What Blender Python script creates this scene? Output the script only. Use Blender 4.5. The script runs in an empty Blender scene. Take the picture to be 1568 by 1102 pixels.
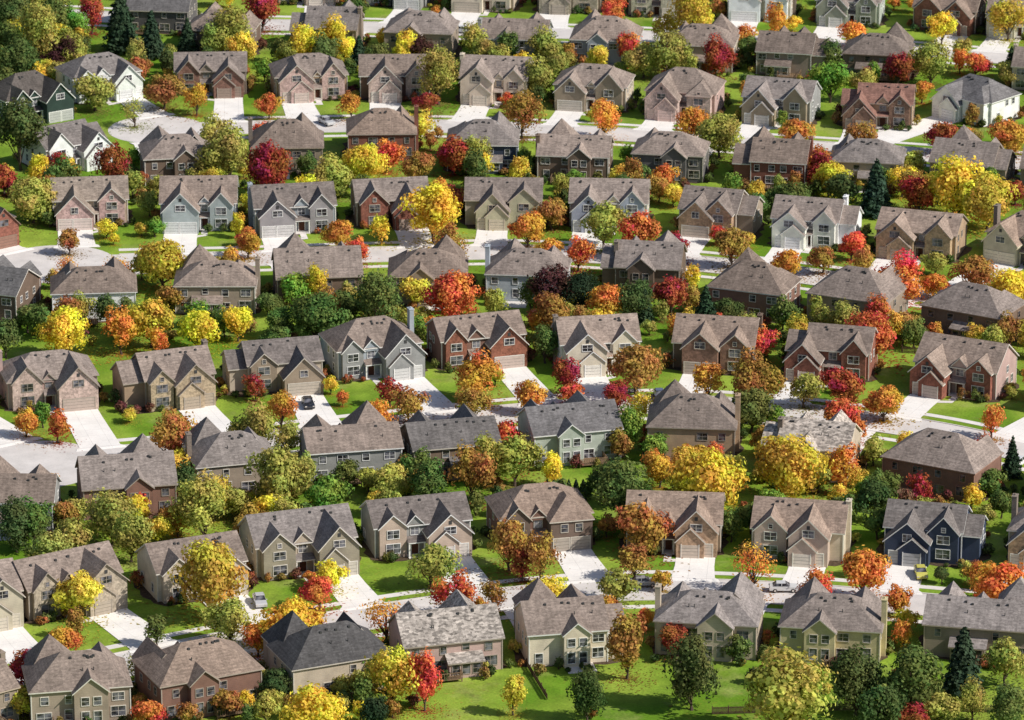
import bpy, math, random
import numpy as np
from mathutils import Vector
random.seed(7)
sc=bpy.context.scene
# ---------------------------------------------------------------- camera / survey
TH=math.radians(19.3); H=285.0; F=7430.0; CY=-800.0
cam=bpy.data.cameras.new("camera"); co=bpy.data.objects.new("camera",cam); sc.collection.objects.link(co)
co.location=(0,CY,H); co.rotation_euler=(math.pi/2-TH,0,0)
cam.sensor_width=36; cam.lens=36*F/1568; cam.clip_start=1; cam.clip_end=12000
cam.dof.use_dof=True; cam.dof.focus_distance=775; cam.dof.aperture_fstop=.30
sc.camera=co
def G(x,y,z=0.0):
    "ground survey: map sheet position -> metres on the plane of height z"
    u=(x-784)/F; v=(y-551)/F
    t=(H-z)/(math.sin(TH)+v*math.cos(TH))
    return Vector((u*t,CY+t*(math.cos(TH)-v*math.sin(TH)),z))
def scale_at(y): return (y+2050)*math.cos(TH)/H
# ---------------------------------------------------------------- world / sun
EL=math.radians(40); AZ=math.radians(21)
sd=Vector((math.cos(EL)*math.cos(AZ),-math.cos(EL)*math.sin(AZ),math.sin(EL)))
w=bpy.data.worlds.new("World"); sc.world=w; w.use_nodes=True
nt=w.node_tree; bg=nt.nodes['Background']; sky=nt.nodes.new('ShaderNodeTexSky'); sky.sky_type='NISHITA'
sky.sun_disc=False; sky.sun_elevation=EL; sky.sun_rotation=math.atan2(sd.x,sd.y)
nt.links.new(sky.outputs[0],bg.inputs[0]); bg.inputs[1].default_value=0.095
sl=bpy.data.lights.new("sun",'SUN'); sl.energy=5.0; sl.angle=math.radians(.5); sl.color=(1,.95,.87)
so=bpy.data.objects.new("sun",sl); so.rotation_euler=sd.to_track_quat('Z','Y').to_euler(); so.location=(100,0,200)
sc.collection.objects.link(so)
sc.view_settings.view_transform='Standard'; sc.view_settings.look='None'; sc.view_settings.exposure=0
# ---------------------------------------------------------------- materials
def newmat(name):
    m=bpy.data.materials.new(name); m.use_nodes=True; n=m.node_tree
    for k in list(n.nodes): n.nodes.remove(k)
    out=n.nodes.new('ShaderNodeOutputMaterial'); return m,n,out
def mth(n,op,a,b=None):
    k=n.nodes.new('ShaderNodeMath'); k.operation=op
    for i,v in enumerate((a,b)):
        if v is None: continue
        if isinstance(v,(int,float)): k.inputs[i].default_value=v
        else: n.links.new(v,k.inputs[i])
    return k.outputs[0]
def mr(n,val,a,b,c,d):
    k=n.nodes.new('ShaderNodeMapRange'); n.links.new(val,k.inputs[0])
    for i,v in enumerate((a,b,c,d)): k.inputs[i+1].default_value=v
    return k.outputs[0]
def noise(n,vec,s,det=3,r=.55):
    k=n.nodes.new('ShaderNodeTexNoise'); k.inputs['Scale'].default_value=s; k.inputs['Detail'].default_value=det; k.inputs['Roughness'].default_value=r
    if vec is not None: n.links.new(vec,k.inputs['Vector'])
    return k.outputs[0]
def mixc(n,fac,a,b,mode='MIX'):
    k=n.nodes.new('ShaderNodeMix'); k.data_type='RGBA'; k.blend_type=mode
    if isinstance(fac,(int,float)): k.inputs[0].default_value=fac
    else: n.links.new(fac,k.inputs[0])
    for i,v in ((6,a),(7,b)):
        if isinstance(v,tuple): k.inputs[i].default_value=(*v,1)[:4]
        else: n.links.new(v,k.inputs[i])
    return k.outputs[2]
def scalec(n,col,val):
    k=n.nodes.new('ShaderNodeVectorMath'); k.operation='SCALE'; n.links.new(col,k.inputs[0]); n.links.new(val,k.inputs['Scale']); return k.outputs[0]
def pbr(n,out,col,rough=.85,spec=.2):
    p=n.nodes.new('ShaderNodeBsdfPrincipled'); p.inputs['Roughness'].default_value=rough
    p.inputs['Specular IOR Level'].default_value=spec
    if isinstance(col,tuple): p.inputs['Base Color'].default_value=(*col,1)
    else: n.links.new(col,p.inputs['Base Color'])
    n.links.new(p.outputs[0],out.inputs[0]); return p
def objco(n): return n.nodes.new('ShaderNodeTexCoord').outputs['Object']
def m_wall():
    m,n,o=newmat("siding"); oc=objco(n); oi=n.nodes.new('ShaderNodeObjectInfo')
    a=mr(n,noise(n,oc,.5,4),.3,.7,.82,1.14); sep=n.nodes.new('ShaderNodeSeparateXYZ'); n.links.new(oc,sep.inputs[0])
    fr=mth(n,'FRACT',mth(n,'MULTIPLY',sep.outputs[2],3.6)); ln=mr(n,fr,0,.25,.82,1.0)
    b=mr(n,noise(n,oc,9,2),.3,.7,.9,1.1)
    pbr(n,o,scalec(n,oi.outputs['Color'],mth(n,'MULTIPLY',mth(n,'MULTIPLY',a,ln),b)),.85); return m
def m_brick():
    m,n,o=newmat("brick_veneer"); oc=objco(n); oi=n.nodes.new('ShaderNodeObjectInfo')
    v=n.nodes.new('ShaderNodeTexVoronoi'); v.inputs['Scale'].default_value=3.2; n.links.new(oc,v.inputs['Vector'])
    s=n.nodes.new('ShaderNodeSeparateColor'); n.links.new(v.outputs['Color'],s.inputs[0])
    a=mr(n,s.outputs[0],0,1,.72,1.28); b=mr(n,noise(n,oc,.7,4),.3,.7,.8,1.2)
    c=scalec(n,oi.outputs['Color'],mth(n,'MULTIPLY',a,b))
    pbr(n,o,c,.9); return m
def m_roof(name,shake=False):
    m,n,o=newmat(name); oc=objco(n); oi=n.nodes.new('ShaderNodeObjectInfo')
    mp=n.nodes.new('ShaderNodeMapping'); mp.inputs['Scale'].default_value=(1.5,2.2,3.0); n.links.new(oc,mp.inputs[0])
    v=n.nodes.new('ShaderNodeTexVoronoi'); v.inputs['Scale'].default_value=1.3 if shake else 1.6; n.links.new(mp.outputs[0],v.inputs['Vector'])
    s=n.nodes.new('ShaderNodeSeparateColor'); n.links.new(v.outputs['Color'],s.inputs[0])
    a=mr(n,s.outputs[0],0,1,.5 if shake else .78,1.6 if shake else 1.22)
    b=mr(n,noise(n,oc,.35,5,.65),.3,.7,.72,1.25); c=mr(n,noise(n,oc,6,3),.3,.7,.82,1.18)
    sep=n.nodes.new('ShaderNodeSeparateXYZ'); n.links.new(oc,sep.inputs[0])
    fr=mth(n,'FRACT',mth(n,'MULTIPLY',sep.outputs[2],3.1)); ln=mr(n,fr,0,.3,.82,1.03)
    m2=n.nodes.new('ShaderNodeMapping'); m2.inputs['Scale'].default_value=(2.2,.15,.15); n.links.new(oc,m2.inputs[0])
    st=mr(n,noise(n,m2.outputs[0],1.0,3),.35,.65,.88,1.1)
    k=mth(n,'MULTIPLY',mth(n,'MULTIPLY',mth(n,'MULTIPLY',a,b),mth(n,'MULTIPLY',c,ln)),st)
    pbr(n,o,scalec(n,oi.outputs['Color'],k),.9,.15); return m
def m_plain(name,col,rough=.7,spec=.3,var=.12,sc_=2.0):
    m,n,o=newmat(name); oc=objco(n); rgb=n.nodes.new('ShaderNodeRGB'); rgb.outputs[0].default_value=(*col,1)
    pbr(n,o,scalec(n,rgb.outputs[0],mr(n,noise(n,oc,sc_,4),.3,.7,1-var,1+var)),rough,spec); return m
def m_objcol(name,rough=.6,spec=.3):
    m,n,o=newmat(name); oc=objco(n); oi=n.nodes.new('ShaderNodeObjectInfo')
    pbr(n,o,scalec(n,oi.outputs['Color'],mr(n,noise(n,oc,2,3),.3,.7,.9,1.08)),rough,spec); return m
def m_glass():
    m,n,o=newmat("window_glass"); oc=objco(n)
    v=mr(n,noise(n,oc,.9,1),.40,.62,.02,.18)
    c=n.nodes.new('ShaderNodeCombineColor'); n.links.new(v,c.inputs[0]); n.links.new(v,c.inputs[1]); n.links.new(mth(n,'MULTIPLY',v,1.15),c.inputs[2])
    pbr(n,o,c.outputs[0],.12,.6); return m
def m_lawn():
    m,n,o=newmat("lawn"); oc=objco(n)
    a=mixc(n,mr(n,noise(n,oc,.045,3),.38,.62,0,1),(.115,.225,.015),(.26,.35,.045))
    b=mixc(n,mr(n,noise(n,oc,.08,5,.65),.55,.76,0,.7),a,(.36,.33,.13))
    lit=mr(n,noise(n,oc,1.1,5,.75),.56,.72,0,.6)
    zone=mr(n,noise(n,oc,.06,3),.45,.6,0,1)
    c=mixc(n,mth(n,'MULTIPLY',lit,zone),b,(.40,.20,.06))
    z2=mixc(n,mr(n,noise(n,oc,.12,4,.7),.57,.72,0,.5),c,(.09,.11,.03))
    d=mr(n,noise(n,oc,2.5,4,.7),.3,.7,.72,1.26); e=mr(n,noise(n,oc,.22,3),.3,.7,.78,1.22)
    pbr(n,o,scalec(n,z2,mth(n,'MULTIPLY',d,e)),.95,.1); return m
def m_conc(name,col,joint=0,var=.1):
    m,n,o=newmat(name); oc=objco(n); rgb=n.nodes.new('ShaderNodeRGB'); rgb.outputs[0].default_value=(*col,1)
    a=mr(n,noise(n,oc,.25,5,.6),.3,.7,1-var,1+var); b=mr(n,noise(n,oc,4,3),.3,.7,.94,1.05)
    k=mth(n,'MULTIPLY',a,b)
    if joint:
        sep=n.nodes.new('ShaderNodeSeparateXYZ'); n.links.new(oc,sep.inputs[0])
        for i in (0,1):
            fr=mth(n,'FRACT',mth(n,'ADD',mth(n,'MULTIPLY',sep.outputs[i],1/joint),.5 if i else 0.02))
            k=mth(n,'MULTIPLY',k,mr(n,fr,.0,.035,.72,1.0))
    pbr(n,o,scalec(n,rgb.outputs[0],k),.9,.2); return m
def m_leaf(name,trans=.3):
    m,n,o=newmat(name); oi=n.nodes.new('ShaderNodeObjectInfo')
    at=n.nodes.new('ShaderNodeAttribute'); at.attribute_name='tint'; al=n.nodes.new('ShaderNodeAttribute'); al.attribute_name='lum'
    oc=objco(n); ad=n.nodes.new('ShaderNodeVectorMath'); ad.operation='ADD'
    sc2=n.nodes.new('ShaderNodeMath'); sc2.operation='MULTIPLY'; n.links.new(oi.outputs['Random'],sc2.inputs[0]); sc2.inputs[1].default_value=97
    n.links.new(oc,ad.inputs[0]); n.links.new(sc2.outputs[0],ad.inputs[1])
    nz=mr(n,noise(n,ad.outputs[0],.25,2),.35,.65,-.02,.045)
    hs=n.nodes.new('ShaderNodeHueSaturation')
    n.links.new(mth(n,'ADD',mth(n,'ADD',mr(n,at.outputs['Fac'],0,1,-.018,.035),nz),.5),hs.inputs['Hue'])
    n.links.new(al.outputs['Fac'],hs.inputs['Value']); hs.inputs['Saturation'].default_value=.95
    n.links.new(oi.outputs['Color'],hs.inputs['Color'])
    d=n.nodes.new('ShaderNodeBsdfDiffuse'); t=n.nodes.new('ShaderNodeBsdfTranslucent'); mx=n.nodes.new('ShaderNodeMixShader'); mx.inputs[0].default_value=trans
    n.links.new(hs.outputs[0],d.inputs[0]); n.links.new(hs.outputs[0],t.inputs[0]); n.links.new(d.outputs[0],mx.inputs[1]); n.links.new(t.outputs[0],mx.inputs[2])
    n.links.new(mx.outputs[0],o.inputs[0]); return m
MW=m_wall(); MB_=m_brick(); MR=m_roof("shingle_roof"); MRS=m_roof("weathered_shake_roof",True)
MT=m_objcol("painted_trim"); MG=m_glass(); MGD=m_objcol("garage_door_paint"); MCH=m_plain("chimney_masonry",(.22,.18,.15),.9,.2,.25,4)
MV=m_plain("roof_vent_metal",(.05,.05,.05)); MD=m_plain("front_door_wood",(.1,.035,.02)); MM=m_plain("bark_mulch",(.085,.06,.04),.95,.1,.45,2)
MLAWN=m_lawn(); MRD=m_conc("road_concrete",(.61,.57,.545),0,.13); MDR=m_conc("driveway_concrete",(.80,.765,.73),2.9,.08)
MSW=m_conc("sidewalk_concrete",(.70,.66,.63),0,.1); MK=m_conc("kerb_concrete",(.62,.58,.55),0,.06)
MLF=m_leaf("autumn_leaves",.33); MND=m_leaf("conifer_needles",.08); MBK=m_plain("bark",(.09,.065,.05),.9,.1,.3,5)
MFN=m_plain("fence_wood",(.11,.07,.045),.9,.1,.3,3); MDK=m_plain("deck_wood",(.2,.13,.08),.85,.2,.2,3)
MTY=m_plain("tyre_rubber",(.02,.02,.02)); MLT=m_plain("lamp_lens",(.6,.55,.5),.2,.5)
def m_paint():
    m,n,o=newmat("car_paint"); oi=n.nodes.new('ShaderNodeObjectInfo'); p=pbr(n,o,oi.outputs['Color'],.3,.5); p.inputs['Coat Weight'].default_value=.6; return m
MCP=m_paint()
# ---------------------------------------------------------------- mesh builder
class MB:
    def __init__(s): s.v=[]; s.f=[]; s.m=[]
    def face(s,pts,mi=0):
        b=len(s.v); s.v+= [tuple(p) for p in pts]; s.f.append(tuple(range(b,b+len(pts)))); s.m.append(mi)
    def box(s,x0,x1,y0,y1,z0,z1,mi=0):
        if x0>x1:x0,x1=x1,x0
        if y0>y1:y0,y1=y1,y0
        b=len(s.v)
        s.v+=[(x0,y0,z0),(x1,y0,z0),(x1,y1,z0),(x0,y1,z0),(x0,y0,z1),(x1,y0,z1),(x1,y1,z1),(x0,y1,z1)]
        for q in ((0,3,2,1),(4,5,6,7),(0,1,5,4),(1,2,6,5),(2,3,7,6),(3,0,4,7)):
            s.f.append(tuple(b+i for i in q)); s.m.append(mi)
    def walls(s,x0,x1,y0,y1,z0,z1,mi=0):
        c=[(x0,y0),(x1,y0),(x1,y1),(x0,y1)]
        for i in range(4):
            a=c[i]; b=c[(i+1)%4]; s.face([(*a,z0),(*b,z0),(*b,z1),(*a,z1)],mi)
    def obox(s,fc,pl,u0,u1,z0,z1,d0,d1,mi=0):
        if fc=='f': s.box(u0,u1,pl-d1,pl-d0,z0,z1,mi)
        elif fc=='b': s.box(u0,u1,pl+d0,pl+d1,z0,z1,mi)
        elif fc=='l': s.box(pl-d1,pl-d0,u0,u1,z0,z1,mi)
        else: s.box(pl+d0,pl+d1,u0,u1,z0,z1,mi)
    def tube(s,p,q,r0,r1,n=6,mi=0):
        p=Vector(p); q=Vector(q); d=(q-p).normalized(); a=d.orthogonal().normalized(); c=d.cross(a); b=len(s.v)
        for (o,r) in ((p,r0),(q,r1)):
            for i in range(n):
                t=2*math.pi*i/n; s.v.append(tuple(o+a*math.cos(t)*r+c*math.sin(t)*r))
        for i in range(n):
            j=(i+1)%n; s.f.append((b+i,b+j,b+n+j,b+n+i)); s.m.append(mi)
        s.f.append(tuple(b+n+i for i in range(n))); s.m.append(mi)
    def mesh(s,name,mats):
        me=bpy.data.meshes.new(name); me.from_pydata(s.v,[],s.f)
        for m in mats: me.materials.append(m)
        me.polygons.foreach_set('material_index',s.m); me.update(); return me
def addobj(name,me,loc=(0,0,0),rot=0,parent=None,col=None,scl=None):
    o=bpy.data.objects.new(name,me); o.location=loc; o.rotation_euler=(0,0,rot)
    if scl is not None: o.scale=scl
    if parent: o.parent=parent
    if col is not None: o.color=(*col,1)
    sc.collection.objects.link(o); return o
# ---------------------------------------------------------------- roads
def catmull(pts,step=8):
    out=[]
    P=[pts[0]]+pts+[pts[-1]]
    for i in range(1,len(P)-2):
        a,b,c,d=P[i-1],P[i],P[i+1],P[i+2]
        for k in range(step):
            t=k/step; out.append(.5*((2*b)+(c-a)*t+(2*a-5*b+4*c-d)*t*t+(3*b-a-3*c+d)*t**3))
    out.append(pts[-1]); return out
ROADPX=[
 [(-260,1110),(-120,1075),(0,1045),(150,1025),(350,985),(550,948),(750,920),(950,903),(1150,906),(1350,920),(1568,940),(1750,960)],
 [(55,711),(150,700),(260,690),(420,672),(600,652),(800,632),(1000,619),(1150,625),(1300,641),(1450,664),(1600,700),(1760,740)],
 [(85,404),(200,400),(350,397),(500,392),(650,388),(780,386),(920,392),(1050,402),(1200,418),(1350,440),(1500,463),(1700,500)],
 [(240,198),(330,196),(450,194),(600,192),(780,197),(950,206),(1100,216),(1250,226),(1400,236),(1568,250),(1750,270)],
 [(60,20),(200,28),(335,36),(500,40),(700,46),(900,52),(1080,60),(1250,68),(1400,78),(1568,92),(1750,110)],
]
BULB={1:11.5,2:11.5,3:10.0}
ROADS=[catmull([G(*p) for p in r]) for r in ROADPX]
def ribbon(mb,pts,prof,start=0):
    rows=[]
    for i,p in enumerate(pts):
        a=pts[max(0,i-1)]; b=pts[min(len(pts)-1,i+1)]; t=(b-a); t.z=0; t.normalize(); nrm=Vector((-t.y,t.x,0))
        rows.append([p+nrm*o+Vector((0,0,z)) for o,z in prof])
    for i in range(start,len(rows)-1):
        for j in range(len(prof)-1):
            mb.face([rows[i][j],rows[i+1][j],rows[i+1][j+1],rows[i][j+1]])
def disc(mb,c,r,z,n=40):
    for i in range(n):
        a=2*math.pi*i/n; b=2*math.pi*(i+1)/n
        mb.face([c+Vector((0,0,z)),c+Vector((r*math.cos(a),r*math.sin(a),z)),c+Vector((r*math.cos(b),r*math.sin(b),z))])
for i,r in enumerate(ROADS):
    st=0
    if i in BULB:
        while (r[st]-r[0]).length<BULB[i]: st+=1
    mb=MB(); ribbon(mb,r,[(-4.4,.02),(4.4,.02)])
    if i in BULB: disc(mb,r[0],BULB[i],.024)
    addobj("road",mb.mesh("road",[MRD]))
    mb=MB()
    for s in (1,-1): ribbon(mb,r,[(s*4.4,0),(s*4.4,.13),(s*4.65,.13),(s*4.65,0)],st)
    addobj("kerb",mb.mesh("kerb",[MK]))
    mb=MB()
    for s in (1,-1): ribbon(mb,r,[(s*6.5,0),(s*6.5,.05),(s*7.9,.05),(s*7.9,0)],st)
    addobj("sidewalk",mb.mesh("sidewalk",[MSW]))
mb=MB(); mb.face([(-5000,-2500,0),(5000,-2500,0),(5000,7500,0),(-5000,7500,0)]); addobj("ground",mb.mesh("ground",[MLAWN]))
def nearest(ri,p):
    best=None;bd=1e9
    r=ROADS[ri]
    for i in range(len(r)-1):
        a=r[i]; b=r[i+1]; ab=b-a; t=max(0,min(1,(p-a).dot(ab)/ab.length_squared)); q=a+ab*t; d=(q-p).length
        if d<bd: bd=d;best=q
    return best,bd
# ---------------------------------------------------------------- houses
COL=dict(taupe=(.31,.25,.195),beige=(.50,.42,.325),cream=(.63,.55,.43),grey=(.30,.30,.29),blue=(.20,.235,.29),sage=(.26,.28,.23),
 white=(.80,.79,.77),navy=(.045,.06,.10),brown=(.17,.12,.09),brick=(.24,.10,.07),pink=(.50,.355,.32),dk=(.12,.115,.11),tan=(.42,.30,.20),
 yellow=(.54,.46,.27),dgreen=(.03,.055,.045),stone=(.38,.325,.265),lgreen=(.40,.44,.38),lblue=(.38,.42,.46),rbr=(.22,.125,.095))
ROOF=dict(n=(.228,.190,.170),g=(.185,.172,.170),b=(.25,.198,.168),r=(.24,.135,.11),s=(.34,.315,.295),d=(.12,.11,.106),l=(.30,.26,.23))
def gable(R,T,Wl,x0,x1,y0,y1,ze,pitch,axis,ov=.35,e0=.35,e1=.35,wmi=0,ends=(1,1)):
    if axis=='x': a0,a1,b0,b1=x0,x1,y0,y1; X=lambda a,b,z:(a,b,z)
    else: a0,a1,b0,b1=y0,y1,x0,x1; X=lambda a,b,z:(b,a,z)
    bm=(b0+b1)/2; run=(b1-b0)/2; zr=ze+run*pitch; t=.20; A0=a0-e0; A1=a1+e1
    for s,bb in ((-1,b0),(1,b1)):
        be=bb+s*ov; zl=ze-ov*pitch
        lo=[(A0,be,zl),(A1,be,zl),(A1,bm,zr),(A0,bm,zr)]; hi=[(a,b,z+t) for a,b,z in lo]
        R.face([X(*p) for p in hi]); T.face([X(*p) for p in lo])
        for i,j in ((0,1),(1,2),(3,0)): T.face([X(*lo[i]),X(*lo[j]),X(*hi[j]),X(*hi[i])])
    for k,a in enumerate((a0,a1)):
        if ends[k]: Wl.face([X(a,b0,ze),X(a,b1,ze),X(a,bm,zr)],wmi)
    return zr+t
def hip(R,T,x0,x1,y0,y1,ze,pitch,ov=.4):
    X0,X1,Y0,Y1=x0-ov,x1+ov,y0-ov,y1+ov; zl=ze-ov*pitch*.3; zt=zl+.18
    w=X1-X0; d=Y1-Y0; m=min(w,d)/2; zr=zt+m*pitch
    c=[(X0,Y0),(X1,Y0),(X1,Y1),(X0,Y1)]
    for i in range(4):
        a,b=c[i],c[(i+1)%4]; T.face([(*a,zl),(*b,zl),(*b,zt),(*a,zt)])
    T.face([(*p,zl) for p in c])
    if w>=d:
        r0=(X0+m,(Y0+Y1)/2,zr); r1=(X1-m,(Y0+Y1)/2,zr)
        if w-d<.05: r1=r0
        R.face([(X0,Y0,zt),(X1,Y0,zt),r1,r0]); R.face([(X1,Y1,zt),(X0,Y1,zt),r0,r1]); R.face([(X0,Y1,zt),(X0,Y0,zt),r0]); R.face([(X1,Y0,zt),(X1,Y1,zt),r1])
    else:
        r0=((X0+X1)/2,Y0+m,zr); r1=((X0+X1)/2,Y1-m,zr)
        R.face([(X0,Y0,zt),(X0,Y1,zt),r1,r0]); R.face([(X1,Y1,zt),(X1,Y0,zt),r0,r1]); R.face([(X0,Y0,zt),(X1,Y0,zt),r0]); R.face([(X1,Y1,zt),(X0,Y1,zt),r1])
    return zr
def window(T,Gl,fc,pl,u,z,w,h):
    u0,u1=u-w/2,u+w/2; f=.09
    Gl.obox(fc,pl,u0,u1,z,z+h,0.0,.03)
    T.obox(fc,pl,u0-f,u0,z-f,z+h+f,.0,.09); T.obox(fc,pl,u1,u1+f,z-f,z+h+f,.0,.09)
    T.obox(fc,pl,u0,u1,z-f,z,.0,.10); T.obox(fc,pl,u0,u1,z+h,z+h+f,.0,.10)
    if w>1.2: T.obox(fc,pl,u-.03,u+.03,z,z+h,.032,.06)
    T.obox(fc,pl,u0,u1,z+h*.5-.02,z+h*.5+.02,.032,.055)
FOOT=[]; DRV=[]
def fr_(phi): return Vector((math.sin(phi),-math.cos(phi),0))
def house(px,py,ri,facing,W,side,wall,accent,roof,style,opt,seed):
    rnd=random.Random(seed*31+5)
    D=rnd.uniform(9.0,10.4) if facing=='F' else rnd.uniform(9.6,11); base=G(px,py); prot=rnd.choice([2.6,3.2,3.8]) if style!='h' else 2.8
    ref=base if facing=='F' else base+Vector((0,8,0))
    q,_=nearest(ri,ref); v=q-ref; phi=math.atan2(v.x,-v.y)
    if facing=='F': phi=max(-.75,min(.75,phi))*.9
    else:
        dlt=(phi-math.pi+math.pi)%(2*math.pi)-math.pi; dlt=max(-.6,min(.6,dlt)); phi=math.pi+dlt*.9
    phi+=math.radians(rnd.uniform(-6,6))
    fr=fr_(phi)
    c=base-fr*(D/2+prot) if facing=='F' else base+fr*(D/2)
    if 'R' in opt: phi+=math.radians(-30)
    Wl,Ac,R,T,Gl,GD,Mx=MB(),MB(),MB(),MB(),MB(),MB(),MB()
    x0,x1,y0,y1=-W/2,W/2,-D/2,D/2; ze=(5.0 if facing=='F' else 5.25)+rnd.uniform(-.1,.25); pitch=rnd.uniform(.54,.72)
    hipwing= style=='h'; hipmain = style=='h' or (style=='g' and rnd.random()<(.38 if facing=='F' else .3))
    xa0,xa1=x0,x1; step=rnd.random()<.45 and not hipmain and W>14
    if step:
        sb=rnd.uniform(2.6,3.6); s_=-side if rnd.random()<.65 else side
        if s_<0: xa0=x0+sb; b0,b1=x0,xa0+.3
        else: xa1=x1-sb; b0,b1=xa1-.3,x1
        yb0,yb1=y0+1.1,y1-.9; zz=rnd.choice([ze-.5,ze-.9])
        Wl.walls(b0,b1,yb0,yb1,0,zz); gable(R,T,Wl,b0,b1,yb0,yb1,zz,pitch,'x',.4,.33 if s_<0 else 0,.33 if s_>0 else 0)
    Wl.walls(xa0,xa1,y0,y1,0,ze)
    if hipmain: pitch=rnd.uniform(.62,.78); zr=hip(R,T,xa0,xa1,y0,y1,ze,pitch)
    else: zr=gable(R,T,Wl,xa0,xa1,y0,y1,ze,pitch,'x',.45,.35,.35)
    gw=rnd.uniform(6.2,7.2); gc=side*(W/2-gw/2-.5)
    if style=='c': gc=side*W*.14
    g0,g1=gc-gw/2,gc+gw/2; gy=y0-prot
    pyr='p' in opt
    if pyr:
        gy=y0-4.0; gz=ze-.06; Ac.walls(g0,g1,gy,0,0,gz,1); hip(R,T,g0,g1,gy,gy+gw+.6,gz,1.3,.3); gtop=gz
    elif hipwing:
        gz=rnd.choice([3.1,ze-.07]); Ac.walls(g0,g1,gy,0,0,gz,1); hip(R,T,g0,g1,gy,1.0,gz,.8,.3); gtop=gz
    else:
        gp=rnd.uniform(.88,1.1); gz=min(ze-.1,max(3.0,zr-rnd.uniform(.35,1.4)-gw/2*gp)); Ac.walls(g0,g1,gy,0,0,gz,1)
        gable(R,T,Ac,g0,g1,gy,0,gz,gp,'y',.33,.35,0,1,(1,0)); gtop=gz+gw/2*gp*.6
        if rnd.random()<.55:
            s2=gc-side*.9; a0,a1=s2-2.2,s2+2.2; zz=2.8
            Ac.walls(a0,a1,gy-.55,gy+.5,0,zz,1); gable(R,T,Ac,a0,a1,gy-.55,gy+.5,zz,gp*.95,'y',.25,.25,0,1,(1,0))
            GD.obox('f',gy-.55,s2-1.35,s2+1.35,.02,2.25,0,.05)
            for k in range(1,4): Mx.obox('f',gy-.55,s2-1.35,s2+1.35,.02+k*.56,.05+k*.56,.052,.06,0)
            T.obox('f',gy-.55,s2-1.5,s2-1.35,0,2.4,0,.1); T.obox('f',gy-.55,s2+1.35,s2+1.5,0,2.4,0,.1)
        window(T,Gl,'f',gy,gc,max(3.4,gz+.1),1.3 if gz<4 else 1.8,1.15)
        if gz+gw/2*gp>7.3: Mx.obox('f',gy,gc-.25,gc+.25,gz+gw/2*gp-1.6,gz+gw/2*gp-1.0,0,.06,0)
    for (a,b) in (((g0+.45,g0+3.0),(g0+3.35,g1-.45)) if rnd.random()<.4 else ((g0+.7,g1-.7),)):
        GD.obox('f',gy,a,b,.02,2.25,0,.06)
        for k in range(1,4): Mx.obox('f',gy,a,b,.02+k*.56,.05+k*.56,.062,.07,0)
        T.obox('f',gy,a-.14,a,0,2.39,0,.1); T.obox('f',gy,b,b+.14,0,2.39,0,.1); T.obox('f',gy,a,b,2.25,2.39,0,.1)
    if gtop>4.8 and (pyr or hipwing): window(T,Gl,'f',gy,gc-1.2,3.3,1.1,1.3); window(T,Gl,'f',gy,gc+1.2,3.3,1.1,1.3)
    ew=rnd.uniform(3.8,5.6); ec=-side*(W/2-ew/2-.6)
    if style=='c': ec=-side*(W/2-ew/2-.5)
    if step: ec=(xa0+ew/2+.4) if side>0 else (xa1-ew/2-.4)
    ey=y0-rnd.choice([.7,1.2,1.9]); ez=ze-.05; ep=rnd.uniform(.9,1.2)
    Ac.walls(ec-ew/2,ec+ew/2,ey,0,0,ez,1 if rnd.random()<.5 else 0)
    if hipmain and rnd.random()<.3: hip(R,T,ec-ew/2,ec+ew/2,ey,1.5,ez,.85,.3)
    else: gable(R,T,Ac,ec-ew/2,ec+ew/2,ey,0,ez,min(ep,(zr-.35-ez)/(ew/2)),'y',.3,.32,0,0,(1,0))
    window(T,Gl,'f',ey,ec,3.3,1.9,1.35); window(T,Gl,'f',ey,ec,.8,2.2,1.55)
    if rnd.random()<.5: window(T,Gl,'f',ey,ec,5.3,.6,.7)
    lo,hi=(ec+ew/2,g0) if side>0 else (g1,ec-ew/2)
    mid=(lo+hi)/2; gap=hi-lo
    if gap>1.2:
        Mx.obox('f',y0,mid-.55,mid+.55,.15,2.3,0,.06,1); T.obox('f',y0,mid-.7,mid-.55,.15,2.45,0,.1); T.obox('f',y0,mid+.55,mid+.7,.15,2.45,0,.1)
        window(T,Gl,'f',y0,mid,3.4,min(1.3,gap*.5),1.25)
        pw=min(gap*.5-.1,1.6)
        R.face([(mid-pw,y0-1.7,2.65),(mid+pw,y0-1.7,2.65),(mid+pw,y0+.02,3.2),(mid-pw,y0+.02,3.2)])
        T.box(mid-pw,mid+pw,y0-1.7,y0,2.47,2.64)
        for xx in (mid-pw+.15,mid+pw-.15): T.box(xx-.12,xx+.12,y0-1.6,y0-1.36,0,2.47)
        Mx.box(mid-pw,mid+pw,y0-1.8,y0-.002,0,.15,2)
        if gap>1.9 and rnd.random()<.8:
            dw=min(2.7,gap-.5); dz=ze+.15
            Wl.walls(mid-dw/2,mid+dw/2,y0-.3,0,dz-.6,dz); gable(R,T,Wl,mid-dw/2,mid+dw/2,y0-.3,0,dz,1.05,'y',.2,.25,0,0,(1,0))
    for fc,pl in (('l',x0),('r',x1)):
        for u in (-D*.25,D*.05,D*.28):
            zt_=2.8 if step else 3.3
            if rnd.random()<.6: window(T,Gl,fc,pl,u,zt_,.9,1.2)
            if rnd.random()<.45: window(T,Gl,fc,pl,u,.9,.9,1.4)
    ncol=4; bump=rnd.choice(['g','g','s','n','s','n']) if facing=='B' else 'n'
    if 'g' in opt: bump='g'
    us=[xa0+(xa1-xa0)*(k+.5)/ncol for k in range(ncol)]; bc=us[1]+.4 if rnd.random()<.5 else us[2]-.4
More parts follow.
